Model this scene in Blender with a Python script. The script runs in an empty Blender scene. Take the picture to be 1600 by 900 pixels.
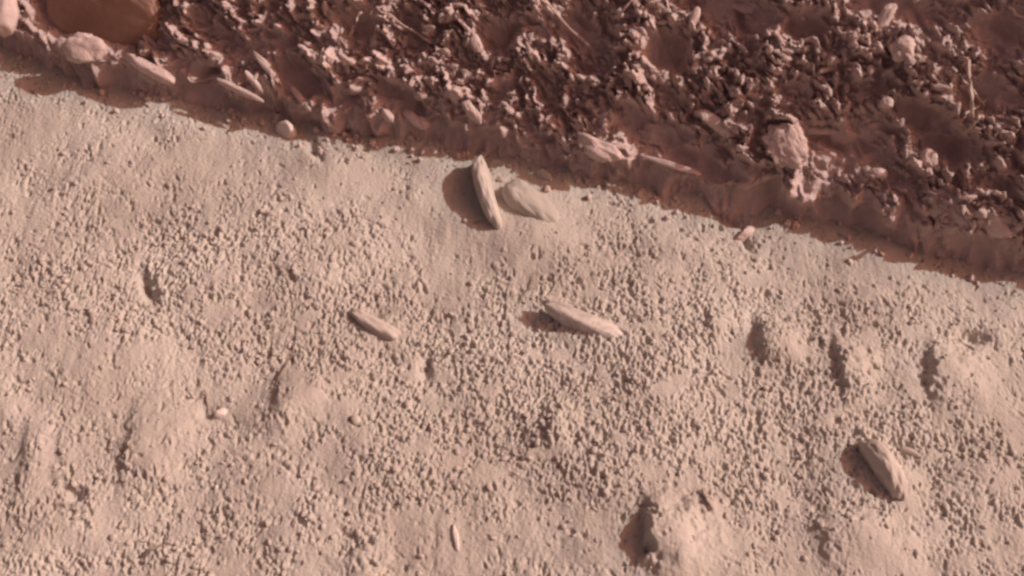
import bpy, math, random
import numpy as np
from mathutils import Vector, Matrix, Euler

S = bpy.context.scene
COL = S.collection
# ------------------------------------------------------------------ camera
TILT = math.radians(35.0)
DIST = 2.22
cam_d = bpy.data.cameras.new("camera")
cam = bpy.data.objects.new("camera", cam_d)
COL.objects.link(cam)
cam.location = (0, -DIST*math.sin(TILT), DIST*math.cos(TILT))
cam.rotation_euler = (TILT, 0, 0)
cam_d.lens = 50; cam_d.sensor_width = 36
cam_d.clip_start = 0.02; cam_d.clip_end = 2000
S.camera = cam
# ------------------------------------------------------------------ light
SUN_EL = math.radians(37)
SUN_DIR = Vector((-0.985, -0.17, 0)).normalized()      # way the light travels over the ground
w = bpy.data.worlds.new("World"); S.world = w; w.use_nodes = True
nt = w.node_tree; nt.nodes.clear()
wo = nt.nodes.new("ShaderNodeOutputWorld"); bg = nt.nodes.new("ShaderNodeBackground")
sky = nt.nodes.new("ShaderNodeTexSky"); sky.sky_type = 'NISHITA'; sky.sun_disc = False
sky.sun_elevation = SUN_EL
sky.sun_rotation = math.atan2(-SUN_DIR.x, -SUN_DIR.y)
sky.dust_density = 6.0; sky.air_density = 1.0; sky.ozone_density = 0.3
warm = nt.nodes.new("ShaderNodeMix"); warm.data_type = 'RGBA'; warm.blend_type = 'MULTIPLY'
warm.inputs[0].default_value = 1.0
warm.inputs[7].default_value = (1.0, 0.50, 0.38, 1)     # dusty reddish air
nt.links.new(sky.outputs[0], warm.inputs[6]); nt.links.new(warm.outputs[2], bg.inputs[0])
bg.inputs[1].default_value = 0.122
nt.links.new(bg.outputs[0], wo.inputs[0])
sd = bpy.data.lights.new("sun", 'SUN'); sd.energy = 2.75; sd.angle = math.radians(0.6)
sd.color = (1.0, 0.99, 0.975)
sun = bpy.data.objects.new("sun", sd); COL.objects.link(sun)
ldir = Vector((SUN_DIR.x*math.cos(SUN_EL), SUN_DIR.y*math.cos(SUN_EL), -math.sin(SUN_EL)))
sun.rotation_euler = ldir.to_track_quat('-Z', 'Y').to_euler()
sun.location = (4, 2, 4)
vs = S.view_settings
vs.view_transform = 'Standard'; vs.look = 'None'; vs.exposure = -0.02; vs.gamma = 1.0
vs.use_curve_mapping = False
S.cycles.filter_width = 2.8
S.cycles.max_bounces = 4

# ------------------------------------------------------------------ helpers
rng = np.random.default_rng(7)
random.seed(11)

def hash2(ix, iy, seed):
    h = (ix.astype(np.int64)*374761393 + iy.astype(np.int64)*668265263 + seed*1442695041) & 0xffffffff
    h = ((h ^ (h >> 13))*1274126177) & 0xffffffff
    h = h ^ (h >> 16)
    return (h & 0xffff)/65535.0
def gnoise(x, y, seed=0):
    x0 = np.floor(x); y0 = np.floor(y); fx = x-x0; fy = y-y0
    def g(dx, dy):
        a = hash2(x0+dx, y0+dy, seed)*2*np.pi
        return np.cos(a)*(fx-dx) + np.sin(a)*(fy-dy)
    ux = fx*fx*fx*(fx*(fx*6-15)+10); uy = fy*fy*fy*(fy*(fy*6-15)+10)
    a = g(0,0)*(1-ux)+g(1,0)*ux; b = g(0,1)*(1-ux)+g(1,1)*ux
    return (a*(1-uy)+b*uy)*1.5
def fbm(x, y, scale, octv=3, seed=0, gain=0.5):
    r = 0; a = 1; f = 1.0/scale
    for o in range(octv):
        r = r + a*gnoise(x*f+17.3*o, y*f-9.1*o, seed+o*13); a *= gain; f *= 2.03
    return r
def sstep(a, b, x):
    t = np.clip((x-a)/(b-a), 0, 1); return t*t*(3-2*t)

def ray(px, py):
    """direction of sight through a point of the 1600x900 layout"""
    k = 36.0/50/1600
    d = Vector(((px-800)*k, -(py-450)*k, -1)); d.rotate(Euler((TILT, 0, 0)))
    return Vector(cam.location), d
def at(px, py, z=0.0):
    o, d = ray(px, py); t = (z-o.z)/d.z
    return o + d*t

# bank frame --------------------------------------------------------
A0 = at(0, 62); A1 = at(1600, 428)
Th = (A1-A0); Th.z = 0; Th.normalize()
Nh = Vector((-Th.y, Th.x, 0))
BETA = math.radians(38.5)
STEP = 0.046                                            # height of the undercut foot
Up = Nh*math.cos(BETA) + Vector((0, 0, math.sin(BETA)))
Nn = -Nh*math.sin(BETA) + Vector((0, 0, math.cos(BETA)))  # face normal
B0 = A0 + Vector((0, 0, STEP))
def on_bank(px, py):
    o, d = ray(px, py); t = (B0-o).dot(Nn)/d.dot(Nn); p = o+d*t - B0
    return p.dot(Th), p.dot(Up)

# ------------------------------------------------------------------ materials
def mat_base(name, rough=0.95):
    m = bpy.data.materials.new(name); m.use_nodes = True
    n = m.node_tree.nodes; b = n["Principled BSDF"]
    b.inputs["Roughness"].default_value = rough
    b.inputs["Specular IOR Level"].default_value = 0.15
    return m, m.node_tree, b
def soil_mat(name, c1, c2, c3, s1=5.0, s2=60.0, bump=0.5, bscale=420.0, bdist=0.002, obj=False, grain=True):
    m, t, b = mat_base(name)
    tc = t.nodes.new("ShaderNodeTexCoord")
    co = tc.outputs["Object"]
    if obj:
        oi = t.nodes.new("ShaderNodeObjectInfo")
        va = t.nodes.new("ShaderNodeVectorMath"); va.operation = 'ADD'
        sc = t.nodes.new("ShaderNodeVectorMath"); sc.operation = 'SCALE'; sc.inputs[3].default_value = 31.0
        cb = t.nodes.new("ShaderNodeCombineXYZ")
        t.links.new(oi.outputs["Random"], cb.inputs[0]); t.links.new(oi.outputs["Random"], cb.inputs[1])
        t.links.new(cb.outputs[0], sc.inputs[0]); t.links.new(co, va.inputs[0]); t.links.new(sc.outputs[0], va.inputs[1])
        co = va.outputs[0]
    n1 = t.nodes.new("ShaderNodeTexNoise"); n1.inputs["Scale"].default_value = s1; n1.inputs["Detail"].default_value = 5
    n2 = t.nodes.new("ShaderNodeTexNoise"); n2.inputs["Scale"].default_value = s2; n2.inputs["Detail"].default_value = 6
    t.links.new(co, n1.inputs[0]); t.links.new(co, n2.inputs[0])
    r1 = t.nodes.new("ShaderNodeValToRGB"); r1.color_ramp.elements[0].position = .38; r1.color_ramp.elements[1].position = .64
    r1.color_ramp.elements[0].color = (*c1, 1); r1.color_ramp.elements[1].color = (*c2, 1)
    t.links.new(n1.outputs[0], r1.inputs[0])
    r2 = t.nodes.new("ShaderNodeValToRGB"); r2.color_ramp.elements[0].position = .42; r2.color_ramp.elements[1].position = .72
    r2.color_ramp.elements[0].color = (0, 0, 0, 1); r2.color_ramp.elements[1].color = (1, 1, 1, 1)
    t.links.new(n2.outputs[0], r2.inputs[0])
    mx = t.nodes.new("ShaderNodeMix"); mx.data_type = 'RGBA'
    sc2 = t.nodes.new("ShaderNodeMath"); sc2.operation = 'MULTIPLY'; sc2.inputs[1].default_value = 0.55
    t.links.new(r2.outputs[0], sc2.inputs[0]); t.links.new(sc2.outputs[0], mx.inputs[0])
    t.links.new(r1.outputs[0], mx.inputs[6]); mx.inputs[7].default_value = (*c3, 1)
    t.links.new(mx.outputs[2], b.inputs["Base Color"])
    n3 = t.nodes.new("ShaderNodeTexNoise"); n3.inputs["Scale"].default_value = bscale; n3.inputs["Detail"].default_value = 4
    t.links.new(co, n3.inputs[0])
    bp = t.nodes.new("ShaderNodeBump"); bp.inputs["Strength"].default_value = bump; bp.inputs["Distance"].default_value = bdist
    t.links.new(n3.outputs[0], bp.inputs["Height"]); t.links.new(bp.outputs[0], b.inputs["Normal"])
    return m

M_SAND = soil_mat("sand", (.42,.38,.335), (.53,.495,.44), (.49,.47,.385), s1=4.5, s2=26, bump=.35, bscale=330, bdist=.0016)
M_BANK = soil_mat("bank_soil", (.46,.355,.325), (.55,.435,.40), (.60,.49,.45), s1=7, s2=50, bump=.6, bscale=260, bdist=.003)
M_CLOD = soil_mat("lit_clod", (.57,.455,.41), (.66,.545,.50), (.52,.41,.365), s1=20, s2=120, bump=.6, bscale=300, bdist=.003, obj=True)  # sunlight put into the colour: paler than bank soil so clods look lit
M_STONE = soil_mat("pale_stone", (.49,.445,.39), (.57,.52,.46), (.42,.37,.32), s1=14, s2=90, bump=.35, bscale=260, bdist=.002, obj=True)
M_DSTONE = soil_mat("brown_stone", (.30,.18,.135), (.35,.22,.17), (.27,.165,.125), s1=9, s2=70, bump=.3, bscale=200, bdist=.002, obj=True)
M_WHITE = soil_mat("white_stone", (.66,.58,.52), (.74,.66,.60), (.60,.52,.46), s1=14, s2=90, bump=.3, bscale=260, bdist=.002, obj=True)
M_PEB = soil_mat("pebble_grit", (.42,.375,.33), (.66,.61,.55), (.30,.25,.215), s1=18, s2=150, bump=.3, bscale=400, bdist=.001, obj=True)
M_TWIG = soil_mat("dry_twig", (.20,.155,.125), (.28,.23,.19), (.36,.30,.25), s1=30, s2=200, bump=.5, bscale=500, bdist=.001, obj=True)
M_STRAW = soil_mat("pale_straw", (.48,.38,.32), (.56,.46,.39), (.42,.33,.27), s1=30, s2=200, bump=.3, bscale=500, bdist=.001, obj=True)

def np_mesh(name, verts, faces, mat, smooth=True):
    me = bpy.data.meshes.new(name)
    nv = len(verts); nf = len(faces); k = faces.shape[1]
    me.vertices.add(nv); me.vertices.foreach_set("co", verts.astype(np.float32).ravel())
    me.loops.add(nf*k); me.loops.foreach_set("vertex_index", faces.astype(np.int32).ravel())
    me.polygons.add(nf)
    me.polygons.foreach_set("loop_start", np.arange(0, nf*k, k, dtype=np.int32))
    me.polygons.foreach_set("use_smooth", np.full(nf, smooth))
    me.update(calc_edges=True); me.validate()
    me.materials.append(mat)
    return me
def link(name, me, parent=None):
    o = bpy.data.objects.new(name, me); COL.objects.link(o)
    if parent: o.parent = parent
    return o
def tag(o, label=None, cat=None, group=None, kind=None):
    if label: o['label'] = label
    if cat: o['category'] = cat
    if group: o['group'] = group
    if kind: o['kind'] = kind
    return o
def grid_faces(nx, ny):
    i = np.arange(nx-1)[None, :] + (np.arange(ny-1)*nx)[:, None]
    return np.stack([i, i+1, i+1+nx, i+nx], -1).reshape(-1, 4)
def axis(a, b, step, far, n=26):
    core = np.arange(a, b+step/2, step)
    g = np.geomspace(step*2, far, n)
    return np.concatenate([(a-g)[::-1], core, core[-1]+g])

# ------------------------------------------------------------------ sand sheet
ST = 0.0013
gx = axis(-1.02, 1.02, ST, 400); gy = axis(-.68, .50, ST, 400)
X, Y = np.meshgrid(gx, gy)
Z = np.zeros_like(X)
near = (sstep(-1.25, -1.02, X)*(1-sstep(1.02, 1.25, X))*sstep(-.9, -.68, Y))
Z += 0.012*fbm(X, Y, .34, 2, 3) + 0.0045*fbm(X, Y, .09, 2, 5)
Z += 0.15*fbm(X, Y, 9.0, 3, 8)*sstep(1.5, 8, np.hypot(X, Y))

# where the sand is crumbly (granular) and where it is smooth
def pblob(px, py, rx, ry, ang=0.0):
    c = at(px, py); kx = rx/1000; ky = ry/1000/0.82
    a = math.radians(ang); dx = X-c.x; dy = Y-c.y
    u = (dx*math.cos(a)+dy*math.sin(a))/kx; v = (-dx*math.sin(a)+dy*math.cos(a))/ky
    return np.exp(-(u*u+v*v))
G = np.full_like(X, 0.46)
for (px, py, rx, ry, am) in [
    (180,450,260,90,.55),(420,440,160,90,.5),(700,590,260,80,.55),(950,430,140,90,.45),(1000,600,300,90,.75),
    (1100,680,200,80,.6),(1350,520,200,70,.35),(1450,760,140,90,.45),(250,880,200,70,.35),(60,800,120,60,.4),
    (600,500,90,60,.45),(900,560,150,50,.5),(1200,820,150,60,.3),(560,780,180,70,.2),(1280,640,120,60,.4),
    (200,280,160,40,.15),(850,690,180,60,.4),(330,390,120,50,.4)]:
    G += am*pblob(px, py, rx, ry)
for (px, py, rx, ry, am) in [
    (860,370,130,60,.5),(700,380,120,50,.25),(330,260,220,60,.35),(600,290,140,50,.25),(80,200,140,60,.2),
    (250,680,70,50,.35),(60,700,60,70,.15),(1500,590,110,60,.5),(1080,850,110,60,.5),(1350,860,120,60,.45),
    (1330,570,60,60,.3),(480,640,80,40,.35),(180,560,100,40,.3),(1150,540,80,50,.3),(650,860,160,40,.2),
    (1300,400,260,50,.3),(1550,450,150,50,.3),(870,660,60,40,.2),(560,700,80,60,.15)]:
    G -= am*pblob(px, py, rx, ry)
G += .20*fbm(X, Y, .12, 3, 21)
G = G*(1+1.2*fbm(X, Y, .034, 2, 23)+.9*fbm(X, Y, .075, 2, 24))
G = np.clip(G, 0.02, 1.15)
# named relief: mounds (+) and hollows (-), sizes in mm
for (px, py, rx, ry, ang, h) in [
    (250,690,80,55,20,.010),(58,720,28,60,-5,.012),
    (1350,850,90,60,0,.012),
    (470,618,50,26,25,.012),(440,655,32,20,10,.009),(570,880,28,40,0,.010),(205,560,80,40,0,.006),
    (860,665,30,35,0,.011),(20,655,50,22,-20,.012),(1150,860,60,30,20,.006),(1210,540,60,25,20,.008),
    (1480,640,70,40,20,.007),(640,320,40,26,10,.007),(1110,505,50,22,20,.009),(500,255,70,30,-10,.008),
    (300,205,70,26,-8,.010),(1050,385,50,24,-10,.006),(620,730,60,40,0,.006),(330,440,60,30,0,.006),
    (850,375,70,26,-10,.008),(1240,385,60,22,-10,.007),(110,300,60,30,0,.005),(650,420,50,30,0,.005),
    (230,448,9,22,25,-.022),(1522,526,24,9,0,-.018),(325,642,12,9,0,-.012),
    (1195,655,22,9,-8,-.014),(665,572,9,22,0,-.012),(115,770,16,7,-20,-.012),
    (580,490,22,6,20,-.010),(600,555,26,10,0,-.008),
    (836,322,52,34,-30,.008),(925,512,60,22,-20,.006),(585,507,45,18,-20,.004),(1385,738,22,52,25,.004),(768,325,16,52,12,.004),(1135,335,34,11,-25,-.015),(1165,372,6,20,10,-.012),(492,236,10,28,25,-.015)]:
    Z += h*pblob(px, py, rx, ry, ang)

# mounds with a steep shaded left side that run out gently to the right
wob = .22*fbm(X, Y, .03, 3, 41)
for (px, py, rx, ry, h) in [(1216,535,36,34,.018),(1338,575,32,44,.018),(1498,588,50,40,.018),(1062,842,56,42,.034),(232,700,42,48,.009),
                            (118,712,28,44,.004),(60,720,26,50,.003),(472,620,44,26,.005),(1205,660,20,12,.012),(700,840,16,34,.002),
                            (1345,850,60,50,.009),(575,878,30,40,.003),(880,665,26,26,.009),(1135,510,34,20,.007)]:
    c = at(px, py); u = (X-c.x)/(rx/1000)+wob; v = (Y-c.y)/(ry/820)+wob*.6
    Z += h*sstep(-1.05, -.62, u)*np.exp(-np.maximum(u+.3, 0)**2*1.1)*np.exp(-np.abs(v)**2.6)
# crumbs and pits stamped into the sheet
ix0 = np.searchsorted(gx, -1.02); iy0 = np.searchsorted(gy, -.68)
def stamp(n, rmin, rmax, hmul, seed, pit, anis=(1.0, 2.4)):
    r = np.random.default_rng(seed); c = 0
    nx = int(2.04/ST)-14; ny = int(1.18/ST)-14
    us = r.random(n*4); cx = r.integers(12, nx, n*4); cy = r.integers(12, ny, n*4)
    for k in range(n*4):
        if c >= n: break
        i = iy0+cy[k]; j = ix0+cx[k]
        g = G[i, j]
        if us[k] > g*g*1.25: continue
        c += 1
        rad = (rmin+(rmax-rmin)*r.random()**2.2); an = r.uniform(*anis)
        ra = rad*math.sqrt(an); rb = rad/math.sqrt(an)
        th = math.pi/2 + r.normal(0, .75) + (.25 if pit else 0)
        m = int(ra*1.6/ST)+1
        sl = (slice(i-m, i+m+1), slice(j-m, j+m+1))
        dx = X[sl]-X[i, j]; dy = Y[sl]-Y[i, j]
        u = (dx*math.cos(th)+dy*math.sin(th))/ra; v = (-dx*math.sin(th)+dy*math.cos(th))/rb
        q = u*u+v*v
        h = rad*hmul*r.uniform(.5, 1.1)*np.clip(1-q, 0, 1)**(1.0 if not pit else .8)
        Z[sl] += -h if pit else h
stamp(14500, .0014, .0066, .70, 1, True, (1, 3.2))
stamp(4600, .0014, .0042, .72, 2, False, (1, 2))
G0 = G; G = np.full_like(X, .9); stamp(2600, .0016, .0046, 1.15, 6, True, (1, 3)); stamp(500, .0020, .0045, 1.1, 7, False, (1, 2)); G = G0
stamp(500, .004, .010, .30, 4, False, (1, 2.2))
gr = fbm(X*1.3+.002*fbm(X, Y, .01, 1, 77), Y*.8, .0065, 2, 33)
Z += near*.0030*G*np.where(gr > 0, gr*.6, gr)
Z += near*(.0011*fbm(X, Y, .010, 2, 31)*(G*1.2+.15) + .0008*fbm(X*1.8, Y*.8, .03, 2, 35) + .0006*fbm(X, Y, .004, 1, 36))

V = np.stack([X, Y, Z], -1).reshape(-1, 3)
tag(link("ground", np_mesh("ground", V, grid_faces(len(gx), len(gy)), M_SAND)),
    "pale pinkish sandy ground with crumbly patches", kind='structure')
core_x = gx; core_y = gy
def ground_z(x, y):
    j = int(np.clip(np.searchsorted(core_x, x), 1, len(core_x)-1)); i = int(np.clip(np.searchsorted(core_y, y), 1, len(core_y)-1))
    return float(Z[i, j])

# ------------------------------------------------------------------ earth bank
L = (A1-A0).length
gs = axis(-.25, L+.25, .0018, 400); 
fv = np.arange(0, .92, .0020)
# profile along v: negative = the undercut foot, positive = the rough face
foot_n = 44
foot = np.linspace(-1, 0, foot_n, endpoint=False)
top_g = np.geomspace(.004, 400, 26)
vv = np.concatenate([foot, fv, fv[-1]+top_g])
Sg, Vg = np.meshgrid(gs, vv)
sc_ = np.clip(Sg, -.6, L+.6)
# the foot line wanders
edge = [(0,100),(100,133),(200,160),(300,183),(400,197),(455,212),(500,236),(560,234),(640,245),(720,256),(800,266),
        (870,290),(1000,314),(1090,330),(1150,352),(1200,350),(1300,375),(1400,400),(1500,425),(1600,452)]
es = []; eo = []
for (px, py) in edge:
    p = at(px, py) - A0; es.append(p.dot(Th)); eo.append(p.dot(Nh))
eo = np.array(eo); eo = eo-np.mean(eo)
off = np.interp(sc_, es, eo)*0.9 + .003*fbm(sc_, sc_*0+3.3, .05, 3, 44)
cosb, sinb = math.cos(BETA), math.sin(BETA)
vf = np.clip(Vg, 0, fv[-1])
# out of the frame, at v > .75, the face rolls over onto the plateau
xo = np.where(Vg < 0, 0.0, vf*cosb) + np.where(Vg > fv[-1], (Vg-fv[-1]), 0)
stp = STEP*(1+.35*fbm(sc_, sc_*0+7.7, .12, 3, 45))
zo = np.where(Vg < 0, stp*(1+Vg*1.9), stp + vf*sinb) + np.where(Vg > fv[-1], 0.03*np.minimum(Vg-fv[-1], 20), 0)
# undercut shape
uc = np.where(Vg < 0, .006*np.sin(np.pi*np.clip(-Vg, 0, 1)) - .048*np.clip(-Vg, 0, 1)**1.6, 0)
uc = uc + .018*fbm(Sg, Vg*.05, .05, 3, 66)*np.clip(1+Vg*.5, 0, 1)*(Vg < .03)
lip = -.004*np.exp(-(Vg/.02)**2)
# roughness
FV = np.where(Vg < 0, Vg*STEP, Vg)
W1 = .018*fbm(Sg, FV, .05, 2, 61); W2 = .018*fbm(Sg, FV, .05, 2, 71)
a_ = math.radians(-35)
Su = (Sg*math.cos(a_)+FV*math.sin(a_)); Sv = (-Sg*math.sin(a_)+FV*math.cos(a_))
lumps = fbm((Su+W1*.6)/1.9, Sv+W2*.6, .018, 3, 81, .6)
big = fbm(Sg, FV, .17, 2, 91)
ridg = 1-np.abs(fbm((Su+W2)/1.9, Sv+W1, .022, 3, 95, .55))*1.6
lump2 = fbm(Su/1.5+W2*.4, Sv+W1*.4, .011, 2, 83, .6)
D = .012*big*sstep(.02, .2, FV)
def bblob(px, py, rx, ry, ang=0):
    s0, v0 = on_bank(px, py); a = math.radians(ang)
    dx = Sg-s0; dy = FV-v0
    u = (dx*math.cos(a)+dy*math.sin(a))/(rx/1000); v = (-dx*math.sin(a)+dy*math.cos(a))/(ry/1000)
    return np.exp(-(u*u+v*v)**1.5)
HOLLOW = [(160,20,95,45,0),(1010,215,62,32,0),(1325,248,85,48,0),(330,100,40,20,-30),(430,60,40,22,0),(480,110,60,28,-20),
          (1150,25,90,30,0),(1400,30,90,30,0),(1040,90,40,30,0),(650,170,50,25,-30),(1540,160,60,30,0),(1480,245,60,25,0),
          (1100,265,70,20,-10),(1330,350,70,22,-15),(900,50,50,25,0),(780,60,40,25,0),(560,20,40,22,0),(1560,60,60,40,0),
          (340,140,80,18,-10),(520,195,90,18,-12),(1250,60,40,24,0),(1440,200,60,24,0),(1200,325,80,16,-14)]
CLUMP = [(20,30,40,40),(150,65,70,22),(230,100,60,18),(290,55,40,30),(430,40,30,40),(470,140,70,18),(560,90,50,25),
         (640,110,60,25),(720,60,60,40),(690,150,60,25),(760,185,50,16),(720,20,50,20),(860,40,40,30),(830,190,60,25),
         (840,120,50,25),(960,140,60,30),(990,70,40,25),(1080,60,40,30),(1140,140,50,30),(930,250,60,18),(1140,205,60,18),
         (1220,260,50,35),(1230,90,50,30),(1290,130,60,30),(1250,200,40,25),(1380,70,40,35),(1400,115,50,30),(1480,140,70,35),
         (1480,340,70,30),(1560,360,50,25),(1550,190,50,25),(1440,275,30,20),(1540,280,40,14),(1300,320,60,14),(1550,30,30,20),
         (1100,110,40,30),(1010,250,40,10)]
HM = np.zeros_like(Sg); CM = np.zeros_like(Sg)
for h in HOLLOW: HM = np.maximum(HM, bblob(*h))
for h in CLUMP: CM = np.maximum(CM, bblob(*h))
rough = np.clip(.72+.3*CM+.35*fbm(Sg, FV, .07, 2, 57), .2, 1.15)*(1-.88*HM)
lowv = .6+.4*sstep(.0, .09, FV)
und = fbm((Su+W1)/1.5, Sv+W2, .042, 2, 111, .5)
crest = sstep(-.42, .05, und+.25*fbm(Sg, FV, .02, 2, 58))*(1-.9*HM)
crest = np.clip(crest+.45*CM, 0, 1.1)
rough = .40 + .70*crest; rough *= (1-.85*HM)
D = D + lowv*.018*und + rough*lowv*(.011*np.maximum(lumps, -.3) + .010*sstep(.05, .22, lumps) + .0085*sstep(.05, .25, lump2))
D += rough*(.003*np.clip(ridg, 0, 1)**2 + .002*fbm(Sg, FV, .008, 2, 99))
D = D - .022*HM + .004*CM
rb = np.random.default_rng(17)
for _ in range(19000):                                   # knobs and slivers of soil standing proud of the face
    i = foot_n + rb.integers(14, len(fv)-14); j = int(np.searchsorted(gs, -.2)) + rb.integers(0, int((L+.4)/.0018))
    g_ = rough[i, j]
    if rb.random() > g_*.95: continue
    rad = .0020+.0062*rb.random()**2.6; an = rb.uniform(1.2, 7); ra = rad*math.sqrt(an); rbb = rad/math.sqrt(an)
    th = math.radians(-35)+rb.normal(0, .42); m = int(ra*1.3/.0018)+1
    sl = (slice(max(i-m, 0), i+m+1), slice(j-m, j+m+1))
    dx = Sg[sl]-Sg[i, j]; dy = Vg[sl]-Vg[i, j]
    u = (dx*math.cos(th)+dy*math.sin(th))/ra; v = (-dx*math.sin(th)+dy*math.cos(th))/rbb
    D[sl] += rad*rb.uniform(.8, 1.9)*np.clip(1-(u*u+v*v), 0, 1)**.8
D *= sstep(-.05, .03, FV)*.7+.3
D = D*np.where(Vg < 0, 1.0, 1)
nearb = 1-sstep(L+.3, L+2, np.abs(Sg-L/2)+L/2)
D *= np.clip(nearb, .3, 1)
D = np.where(Vg > fv[-1]+.05, D*.3 + .25*fbm(Sg, FV, 7, 3, 55)*sstep(1, 20, Vg), D)
nx_ = np.where(Vg < 0, -1.0, -sinb); nz_ = np.where(Vg < 0, 0.0, cosb)
P_n = off + xo + uc + lip + D*nx_
P_z = zo + D*nz_
# keep the joint to the ground buried
PX = A0.x + Th.x*Sg + Nh.x*P_n; PY = A0.y + Th.y*Sg + Nh.y*P_n
PZ = P_z
V = np.stack([PX, PY, PZ], -1).reshape(-1, 3)
tag(link("earth_bank", np_mesh("earth_bank", V, grid_faces(len(gs), len(vv)), M_BANK)),
    "rough dark brown earth bank rising behind the sand", kind='structure')
RG = rough.copy()
def rg_at(s, v):
    j = int(np.clip(np.searchsorted(gs, s), 1, len(gs)-2)); i = foot_n + int(np.clip(v/.002, 1, len(fv)-3)); return float(RG[i, j])
DN = D.copy(); n_vneg = foot_n
def bank_point(s, v):
    """surface point and outward normal of the rough face"""
    j = int(np.clip(np.searchsorted(gs, s), 1, len(gs)-2)); i = n_vneg + int(np.clip(v/.002, 1, len(fv)-3))
    P = lambda a, b: Vector((PX[a, b], PY[a, b], PZ[a, b]))
    n = (P(i, j+1)-P(i, j-1)).cross(P(i+1, j)-P(i-1, j)).normalized()
    return P(i, j), n, float(HM[i, j]), float(CM[i, j]), float(D[i, j])

# ------------------------------------------------------------------ stones
def ico(sub):
    import bmesh
    bm = bmesh.new(); bmesh.ops.create_icosphere(bm, subdivisions=sub, radius=1)
    v = np.array([x.co[:] for x in bm.verts]); f = np.array([[q.index for q in p.verts] for p in bm.faces]); bm.free()
    return v, f
ICO = {k: ico(k) for k in (1, 2, 3, 4, 5)}
def n3(v, scale, seed, octv=3):
    a = fbm(v[:, 0]+v[:, 2]*.37+5, v[:, 1]-v[:, 2]*.61, scale, octv, seed)
    b = fbm(v[:, 1]+v[:, 0]*.29-3, v[:, 2]+v[:, 0]*.53, scale, octv, seed+5)
    c = fbm(v[:, 2]-v[:, 1]*.41+8, v[:, 0]+v[:, 1]*.47, scale, octv, seed+9)
    return (a+b+c)/1.7
def rock(seed, sub=3, size=(1, 1, 1), rough=.25, facets=5, box=0.0, fine=.05):
    v, f = ICO[sub]; v = v.copy(); r = np.random.default_rng(seed)
    if box:                                             # squarer section
        e = 1-box*.6; v = np.sign(v)*np.abs(v)**e; v /= np.max(np.abs(v))
    v = v*(1+rough*n3(v, 1.1, seed, 2)+fine*n3(v, .3, seed+40, 2))[:, None]
    for k in range(facets):                             # knapped faces
        d = r.normal(size=3); d /= np.linalg.norm(d); lim = r.uniform(.7, .92)
        t = v@d; v -= np.maximum(t-lim, 0)[:, None]*d*.85
    return v*np.array(size), f
def bend_x(v, k, z=1):
    v = v.copy(); v[:, z] += k*v[:, 0]**2; return v

def put(name, v, f, mat, loc, rot=(0, 0, 0), label=None, cat="stone", group=None, parent=None, smooth=True):
    o = link(name, np_mesh(name, v, f, mat, smooth), parent); o.location = loc; o.rotation_euler = rot
    return tag(o, label, cat, group)

def ground_stone(name, p0, p1, width, height, thick_up, mat, label, cat="stone", seed=1, bend=0.0, box=.5, rough=.10,
                 sink=.35, lean=0.0, pitch=0.0, fine=.03, sub=5, facets=2, taper=0.0, tl=0.0):
    """long stone from layout point p0 to p1; width across, height above the sand (m)"""
    a = at(*p0); b = at(*p1); d = b-a; ln = d.length; c = (a+b)/2
    v, f = rock(seed, sub, (1, 1, 1), rough, facets, box, fine)
    x = v[:, 0].copy()
    tp = 1-taper*(x*.5+.5)-tl*np.clip(.5-x*.5, 0, 1)**2
    v[:, 1] *= tp; v[:, 2] *= tp
    v = v*np.array((ln/2, width/2, height))
    v[:, 1] += bend*(x**2-.5)
    o = put(name, v, f, mat, (c.x, c.y, ground_z(c.x, c.y)-height*sink+thick_up), (0, 0, 0), label, cat)
    o.rotation_euler = (Matrix.Rotation(math.atan2(d.y, d.x), 4, 'Z') @ Matrix.Rotation(pitch, 4, 'Y') @ Matrix.Rotation(lean, 4, 'X')).to_euler()
    return o

# the five things one sees first
ground_stone("upright_stone", (748,260), (779,366), .030, .050, .0, M_STONE, "long slim pale finger of stone standing on edge against the foot of the bank",
             seed=5, bend=.004, box=.5, rough=.07, sink=.15, lean=.2, fine=.04, facets=0, taper=.15)
ground_stone("buried_stone", (792,304), (872,347), .048, .022, .0, M_SAND, "broad half buried stone just right of the pale standing finger stone",
             seed=9, bend=.006, box=.7, rough=.12, sink=.3, fine=.06, facets=0, lean=-.1, pitch=.3)
ground_stone("oblong_stone", (548,488), (622,523), .026, .018, .0, M_STONE, "small pale oblong stone lying left of the long slim wedge stone",
             seed=14, bend=.005, box=.8, rough=.1, sink=.25, fine=.05, facets=1, pitch=.22, tl=.4)
ground_stone("wedge_stone", (846,486), (982,532), .032, .020, .0, M_PEB, "longest slim wedge shaped stone on open sand, dark shadow at its left tip",
             seed=23, bend=.004, box=.9, rough=.1, sink=.15, fine=.05, facets=1, taper=.1, tl=.5, pitch=.2, lean=-.1)
ground_stone("curved_shard", (1348,688), (1412,779), .036, .036, .0, M_STONE, "rough oblong shard tilted on its side with a deep dark shadow at lower right",
             seed=31, bend=-.006, box=.3, rough=.08, sink=.15, fine=.05, facets=0, lean=.25)
ground_stone("pointed_pebble", (708,818), (716,862), .012, .010, .0, M_WHITE, "narrow upright pale sliver of stone near the bottom middle", seed=41, box=.2, taper=.5, sink=.2)
ground_stone("white_pebble", (332,646), (354,638), .013, .009, .0, M_WHITE, "bright white little pebble with a dark hollow on its left", seed=43, box=.2, sink=.1, sub=4)
ground_stone("round_stone", (548,652), (562,664), .016, .011, .0, M_STONE, "round pale pebble half sunk below the smooth mound at left of centre", seed=51, box=.1, sink=.3, sub=4)
ground_stone("edge_stone", (434,196), (462,212), .026, .028, .0, M_WHITE, "pale rounded stone sitting at the very foot of the bank on the left", seed=53, box=.2, sink=.1, sub=4)
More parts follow.
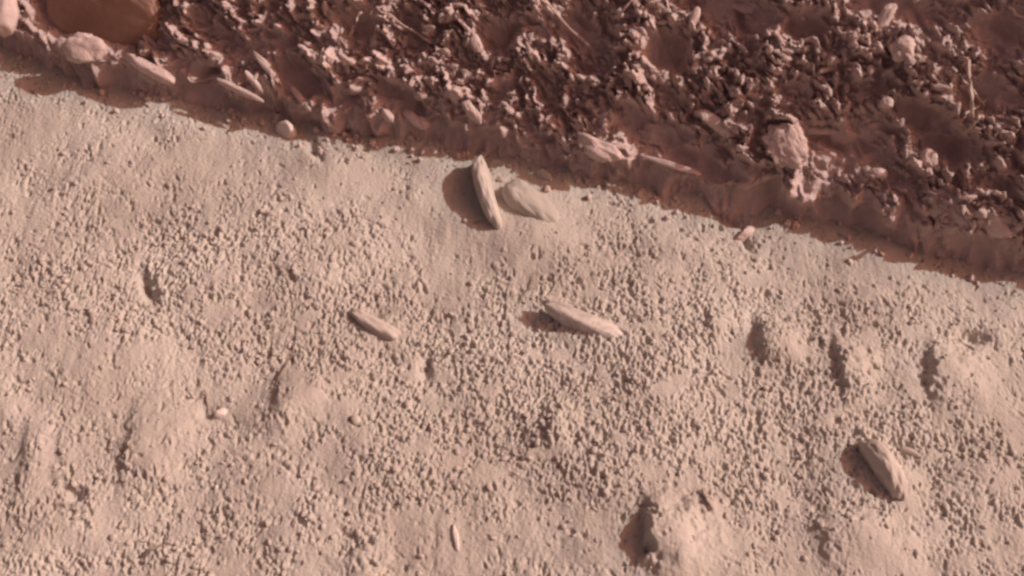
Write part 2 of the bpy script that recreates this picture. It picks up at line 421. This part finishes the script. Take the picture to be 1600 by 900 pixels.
ground_stone("chip_stone", (1148,372), (1180,352), .016, .020, .0, M_CLOD, "broken clod lying in the notch where bank shadow meets the sand", cat="clod", seed=59, box=.2, sink=.1, sub=4, rough=.3)
ground_stone("buried_stone", (838,272), (862,288), .014, .013, .0, M_STONE, "small pale stone poking out of the shadow edge above the broad half buried stone", seed=61, box=.2, sink=.1, sub=4)
ground_stone("pebble", (1405,700), (1440,712), .012, .008, .0, M_PEB, "low pebble right beside the top of the tilted shard", cat="pebble", seed=63, box=.2, sink=.2, sub=4)
ground_stone("pebble", (176,178), (186,172), .012, .010, .0, M_STONE, "bright pebble near the bank's shadow at the upper left", cat="pebble", seed=65, box=.2, sink=.2, sub=4)

def bank_stone(name, px, py, size, ang, mat, label, seed, cat="stone", lift=.3, box=.3, rough=.15, sub=4, fine=.04, facets=2, tip=0.0, stand=0.0):
    s, v = on_bank(px, py); p, n, *_ = bank_point(s, v)
    vt, f = rock(seed, sub, (1, 1, 1), rough, facets, box, fine)
    vt = vt*np.array(size)/2
    R = Matrix((Th, Up, Nn)).transposed()
    o = put(name, vt, f, mat, p + Nn*size[2]*lift, (0, 0, 0), label, cat)
    o.rotation_euler = (R @ Matrix.Rotation(math.radians(ang), 3, 'Z') @ Matrix.Rotation(stand, 3, 'Y') @ Matrix.Rotation(tip, 3, 'X')).to_euler()
    return o
bank_stone("white_rock", 22, 24, (.055,.09,.05), 10, M_CLOD, "big pale rock at the top left corner of the bank", 101, box=.3)
bank_stone("brown_slab", 168, 6, (.21,.13,.03), -5, M_DSTONE, "wide smooth dark brown slab beside the pale rock at top left", 103, box=.6, rough=.12, sub=5, fine=.07, lift=.5, tip=.42)
bank_stone("long_stone", 235, 152, (.10,.024,.026), -16, M_CLOD, "long bright stone sliver jutting over the foot of the bank at left", 105, box=.3, rough=.18, lift=.5)
bank_stone("clod", 150, 68, (.062,.048,.026), 10, M_CLOD, "large pale crumbly clod under the wide brown slab", 107, cat="clod", rough=.35, fine=.12)
bank_stone("dirt_lump", 110, 52, (.03,.02,.02), 10, M_CLOD, "small rounded lump left of the large clod under the brown slab", 109, cat="clod", rough=.3)
bank_stone("smooth_stone", 640, 213, (.046,.018,.016), -24, M_CLOD, "bright smooth bean shaped stone low on the bank left of centre", 111, box=.2, rough=.16, lift=.45)
bank_stone("smooth_stone", 612, 172, (.028,.013,.012), -32, M_CLOD, "small bright oval stone above the bean shaped stone", 113, box=.2, rough=.16, lift=.45)
bank_stone("smooth_stone", 662, 184, (.026,.018,.014), -30, M_CLOD, "pale oval stone between two brighter ones low on the bank", 115, box=.2, rough=.16, lift=.3)
bank_stone("rod_stone", 378, 172, (.085,.013,.013), -12, M_CLOD, "thin pale rod lying along the dark band at left", 117, box=.2, rough=.14, lift=.6)
for k, (px, py, ln) in enumerate([(420,96,.05),(428,114,.062),(406,128,.05),(480,134,.055)]):
    bank_stone("stone_sliver", px, py, (ln,.011,.011), -31-2*k, M_CLOD,
               ["topmost of the parallel pale slivers at left of the bank", "second and longest of the parallel pale slivers at left of the bank",
                "lowest of the parallel pale slivers at left of the bank", "pale sliver lying right of the three parallel slivers"][k], 120+k, box=.2, rough=.18, lift=.6)
bank_stone("lumpy_stone", 742, 176, (.05,.018,.018), -38, M_CLOD, "long knobbly pale stone above the standing finger stone", 131, lift=.6, rough=.25)
bank_stone("smooth_stone", 748, 72, (.034,.017,.016), -50, M_CLOD, "bright rounded stone high on the bank above the knobbly one", 133, lift=.5)
bank_stone("forked_clod", 940, 243, (.07,.03,.02), -12, M_CLOD, "wide pale jagged clod low on the bank right of centre", 135, cat="clod", rough=.4, fine=.15)
bank_stone("arched_stone", 1045, 262, (.10,.010,.010), -4, M_CLOD, "long thin pale ridge of stone over the dark band right of centre", 137, lift=.4, rough=.12)
bank_stone("long_stone", 1118, 200, (.075,.022,.02), -18, M_CLOD, "long bright stone right of the dark hollow in the bank", 139, lift=.6, rough=.2)
bank_stone("pillar_stone", 1083, 38, (.034,.014,.014), 80, M_CLOD, "small upright pale pillar stone near the top of the bank", 141, lift=.5)
bank_stone("flat_chip", 1160, 14, (.05,.016,.014), -8, M_CLOD, "flat pale chip at the top edge of the photo right of centre", 143, lift=.5)
bank_stone("crumbly_clod", 1222, 256, (.06,.07,.018), 20, M_CLOD, "large pale crumbly clod left of the big dark hollow", 145, cat="clod", rough=.4, fine=.2, sub=5)
bank_stone("crumbly_clod", 1482, 338, (.085,.055,.018), -15, M_CLOD, "wide crumbly clod low at the right end of the bank", 147, cat="clod", rough=.45, fine=.2, sub=5)
bank_stone("crumbly_clod", 1563, 362, (.06,.04,.016), -20, M_CLOD, "jagged clod at the right edge close to the bank foot", 149, cat="clod", rough=.5, fine=.2)
bank_stone("round_clod", 1404, 98, (.04,.036,.03), 0, M_CLOD, "round pale clod high on the right of the bank", 151, cat="clod", rough=.3, fine=.15)
bank_stone("standing_chip", 1378, 46, (.05,.02,.02), 75, M_CLOD, "tall pale chip standing above the round clod", 153, lift=.6, rough=.25)
bank_stone("round_pebble", 1378, 182, (.02,.018,.018), 0, M_CLOD, "single round pebble above the big dark hollow", 155, cat="pebble", lift=.5)
bank_stone("pale_chunk", 1275, 218, (.05,.014,.014), 8, M_CLOD, "pale curved chip lying above the big dark hollow", 157, lift=.6)
bank_stone("pale_chunk", 1445, 262, (.03,.026,.02), -50, M_CLOD, "pale three cornered chunk right of the big dark hollow", 159, lift=.5, rough=.35)
bank_stone("pale_chunk", 1368, 288, (.028,.016,.014), 12, M_CLOD, "bright oval chunk under the big dark hollow", 161, lift=.5)

# ---- sticks and straws
def tube(pts, radii, n=8):
    vs = []; fs = []
    pts = [Vector(p) for p in pts]
    for i, p in enumerate(pts):
        t = (pts[min(i+1, len(pts)-1)]-pts[max(i-1, 0)]).normalized()
        a = t.orthogonal().normalized(); b = t.cross(a)
        for k in range(n):
            an = 2*math.pi*k/n; vs.append(p+(a*math.cos(an)+b*math.sin(an))*radii[i]*(1+.15*math.sin(3*an+i)))
    for i in range(len(pts)-1):
        for k in range(n):
            fs.append((i*n+k, i*n+(k+1) % n, (i+1)*n+(k+1) % n, (i+1)*n+k))
    c0 = len(vs); vs.append(pts[0]); c1 = len(vs); vs.append(pts[-1])
    for k in range(n):
        fs.append((c0, (k+1) % n, k, k)); fs.append((c1, (len(pts)-1)*n+k, (len(pts)-1)*n+(k+1) % n, (len(pts)-1)*n+(k+1) % n))
    return vs, fs
def tube_mesh(name, pts, radii, mat, n=8):
    vs, fs = tube(pts, radii, n)
    me = bpy.data.meshes.new(name)
    me.from_pydata([tuple(v) for v in vs], [], [tuple(dict.fromkeys(f)) for f in fs]); me.update()
    for p in me.polygons: p.use_smooth = True
    me.materials.append(mat); return me
def twig(px0, py0, px1, py1, rad, mat, label, lift=.002, wob=.003, seed=0):
    r = random.Random(seed); a = at(px0, py0); b = at(px1, py1); pts = []
    c = (a+b)/2
    for k in range(9):
        p = a.lerp(b, k/8); z = ground_z(p.x, p.y)
        pts.append(Vector((p.x+r.gauss(0, wob*.4), p.y+r.gauss(0, wob*.4), z+lift+rad*.5+abs(r.gauss(0, wob*.3))))-Vector((c.x, c.y, 0)))
    o = link("twig", tube_mesh("twig", pts, [rad*(.6+.5*math.sin(math.pi*(k+1)/10)) for k in range(9)], mat))
    o.location = (c.x, c.y, 0); return tag(o, label, "twig")
twig(213,868,252,849, .0018, M_TWIG, "short straight dark twig lying flat at the bottom left", seed=1)
twig(1093,768,1113,806, .0020, M_TWIG, "thin dark twig above the pale sandy mound at bottom right of centre", seed=2)
twig(834,430,815,474, .0009, M_TWIG, "thin dark curved twig above the long slim wedge stone", seed=3)
twig(462,538,432,598, .0013, M_TWIG, "faint slender twig below the small pale oblong stone", seed=4)
twig(322,608,324,642, .0012, M_TWIG, "tiny upright twig above the bright white pebble", seed=5)
def bank_straw(px0, py0, px1, py1, rad, label, lift=.012, seed=0, mat=None):
    r = random.Random(seed); s0, v0 = on_bank(px0, py0); s1, v1 = on_bank(px1, py1)
    a, *_ = bank_point(s0, v0); b, *_ = bank_point(s1, v1); c = (a+b)/2; pts = []
    for k in range(9):
        pts.append(a.lerp(b, k/8)-c + Nn*(lift+.008*math.sin(math.pi*k/8)) + Vector([r.gauss(0, .0012) for _ in range(3)]))
    o = link("straw", tube_mesh("straw", pts, [rad]*9, mat or M_STRAW)); o.location = c
    return tag(o, label, "straw")
bank_straw(1503,112,1512,200,.0030,"upright pale straw standing at the right of the bank",.020,1)
bank_straw(1535,170,1492,205,.0022,"pale straw crossing the foot of the upright straw",.018,2)
bank_straw(1522,198,1500,224,.0024,"short pale straw pointing down below the crossed straws",.018,3)
bank_straw(1480,120,1534,178,.0018,"thin pale straw slanting across the upright straw",.022,4)
bank_straw(600,6,680,66,.0018,"long pale straw slanting down at the top of the bank",.014,5)
bank_straw(575,0,555,38,.0022,"short pale straw near the top left of the bank",.014,6)
bank_straw(835,5,925,78,.0018,"long pale straw slanting down near the top middle of the bank",.014,7)
bank_straw(660,150,690,195,.0024,"pale straw slanting left of the knobbly stone",.014,8)
bank_straw(1548,0,1600,48,.0022,"pale straw in the top right corner of the bank",.014,9)
bank_straw(1001,8,965,34,.0022,"bent pale straw right of the long middle straw",.014,10)

# ------------------------------------------------------------------ pebbles on the sand, clods on the bank
PEB = [rock(200+k, 2, (1, r_, .6), .28, 3, .2, .08) for k, r_ in enumerate((.8, .65, .9, .5, .75, .6))]
CLO = [rock(300+k, 3, (1, r_, .75), 0.38, 5, .0, .22) for k, r_ in enumerate((.8, .65, .9, .6, .7, .55, .85, .75))]
SLIM = [rock(340+k, 2, (1, .75, .6), .5, 2, .1, .2) for k in range(6)]
pm = [np_mesh("pebble", v, f, M_PEB) for v, f in PEB]
cm = [np_mesh("clod", v, f, M_CLOD) for v, f in CLO]

taken = [(at(a, b), r) for a, b, r in [(762,315,.06),(827,325,.07),(585,507,.055),(925,510,.07),(1382,735,.06),(710,840,.03),(343,642,.02),(1007,833,.05),(1064,847,.05)]]
def free(x, y):
    return all((x-p.x)**2+(y-p.y)**2 > r*r for p, r in taken)
jobs = []
r = np.random.default_rng(77)
while len(jobs) < 2600:
    px = r.uniform(-60, 1660); py = r.uniform(90, 940)
    if py < 105+px*.218+14: continue
    p = at(px, py)
    i = int(np.searchsorted(gy, p.y)); j = int(np.searchsorted(gx, p.x))
    if i < 2 or i > len(gy)-2 or j < 2 or j > len(gx)-2: continue
    if r.random() > G[i, j]**1.6*1.1+.03 or not free(p.x, p.y): continue
    inframe = 0 < px < 1600 and py < 900
    jobs.append((.0014+.0036*r.random()**3.0, p.x, p.y, r.random(4), inframe))
jobs.sort(key=lambda q: -q[0]*(1 if q[4] else .01))
big_p, small_p = jobs[:300], jobs[300:]
for (rad, x, y, q, _) in big_p:
    o = link("pebble", pm[int(q[0]*6) % 6]); rad *= 1.0
    o.location = (x, y, ground_z(x, y)+rad*.15); o.scale = (rad*1.25, rad*1.25, rad*1.25)
    o.rotation_euler = (q[1]-.5, q[2]-.5, q[3]*6.28)
    tag(o, "tiny pale pebble strewn on the crumbly sand", "pebble", "small pebbles strewn over the sand")
def merge(name, mats, items, mat):
    VV = []; FF = []; n = 0
    for (v, f), M in items:
        a = np.array(M.to_3x3()); t = np.array(M.translation)
        VV.append(v@a.T + t); FF.append(f+n); n += len(v)
    return link(name, np_mesh(name, np.concatenate(VV), np.concatenate(FF), mat))
items = []
for (rad, x, y, q, _) in small_p:
    M = Matrix.Translation((x, y, ground_z(x, y)+rad*.1)) @ Euler((q[1]-.5, q[2]-.5, q[3]*6.28)).to_matrix().to_4x4() @ Matrix.Scale(rad*1.2, 4)
    items.append((PEB[int(q[0]*6) % 6], M))
tag(merge("grit", None, items, M_PEB), "fine pale grit scattered over the sand", "grit", kind='stuff')

jobs = []
while len(jobs) < 5200:
    s = r.uniform(-.05, L+.05); v = r.uniform(.004, .66)
    p, n, hm, cmk, d = bank_point(s, v)
    pr = .10 + .8*min(rg_at(s, v), 1)**2
    pr *= (1-.96*hm)
    if v < .03: pr *= .35
    if r.random() > pr: continue
    rad = .0020+.0050*r.random()**3.0*(1+.4*cmk)
    jobs.append((rad, s, v, p, n, r.random(5)))
def vis(q):
    p = q[3]; dd = p-Vector(cam.location); dd.rotate(Euler((-TILT, 0, 0)))
    k = 50/36*1600/-dd.z; u = 800+dd.x*k; vv_ = 450-dd.y*k
    return 0 < u < 1600 and 0 < vv_ < 900
jobs.sort(key=lambda q: -q[0]*(1 if vis(q) else .01))
def clod_matrix(q):
    rad, s, v, p, n, u = q
    R = Matrix((Th, Up, Nn)).transposed().to_4x4()
    ang = math.radians(-35)+(u[1]-.5)*2.4
    el = 1.0+1.5*u[4]**2
    return Matrix.Translation(p + Nn*rad*.55) @ R @ Matrix.Rotation(ang, 4, 'Z') @ Matrix.Rotation((u[2]-.5)*1.6, 4, 'Y') @ Matrix.Rotation((u[3]-.5)*1.6, 4, 'X') @ Matrix.Diagonal((rad*el, rad, rad, 1))
for q in jobs[:300]:
    o = link("clod", cm[int(q[5][0]*8) % 8]); o.matrix_world = clod_matrix(q)
    tag(o, "small pale dirt clod stuck to the dark earth bank", "clod", "small clods over the earth bank")
items = [(CLO[int(q[5][0]*8) % 8] if q[0] > .006 else SLIM[int(q[5][0]*6) % 6], clod_matrix(q)) for q in jobs[300:]]
for k in range(420):                                    # crumbs that rolled down to the foot of the bank
    s_ = r.uniform(-.05, L+.05); n_ = abs(r.normal(0, .030))
    p = A0 + Th*s_ + Nh*(float(np.interp(s_, es, eo))*.9 - .004 - n_)
    rad = .0018+.006*r.random()**3
    items.append((CLO[k % 8], Matrix.Translation((p.x, p.y, ground_z(p.x, p.y)+rad*.3)) @ Euler(tuple(r.uniform(-1, 1, 3)*2)).to_matrix().to_4x4() @ Matrix.Scale(rad, 4)))
tag(merge("crumbs", None, items, M_CLOD), "crumbs of soil over the bank, coloured pale as if sunlit", "crumbs", kind='stuff')
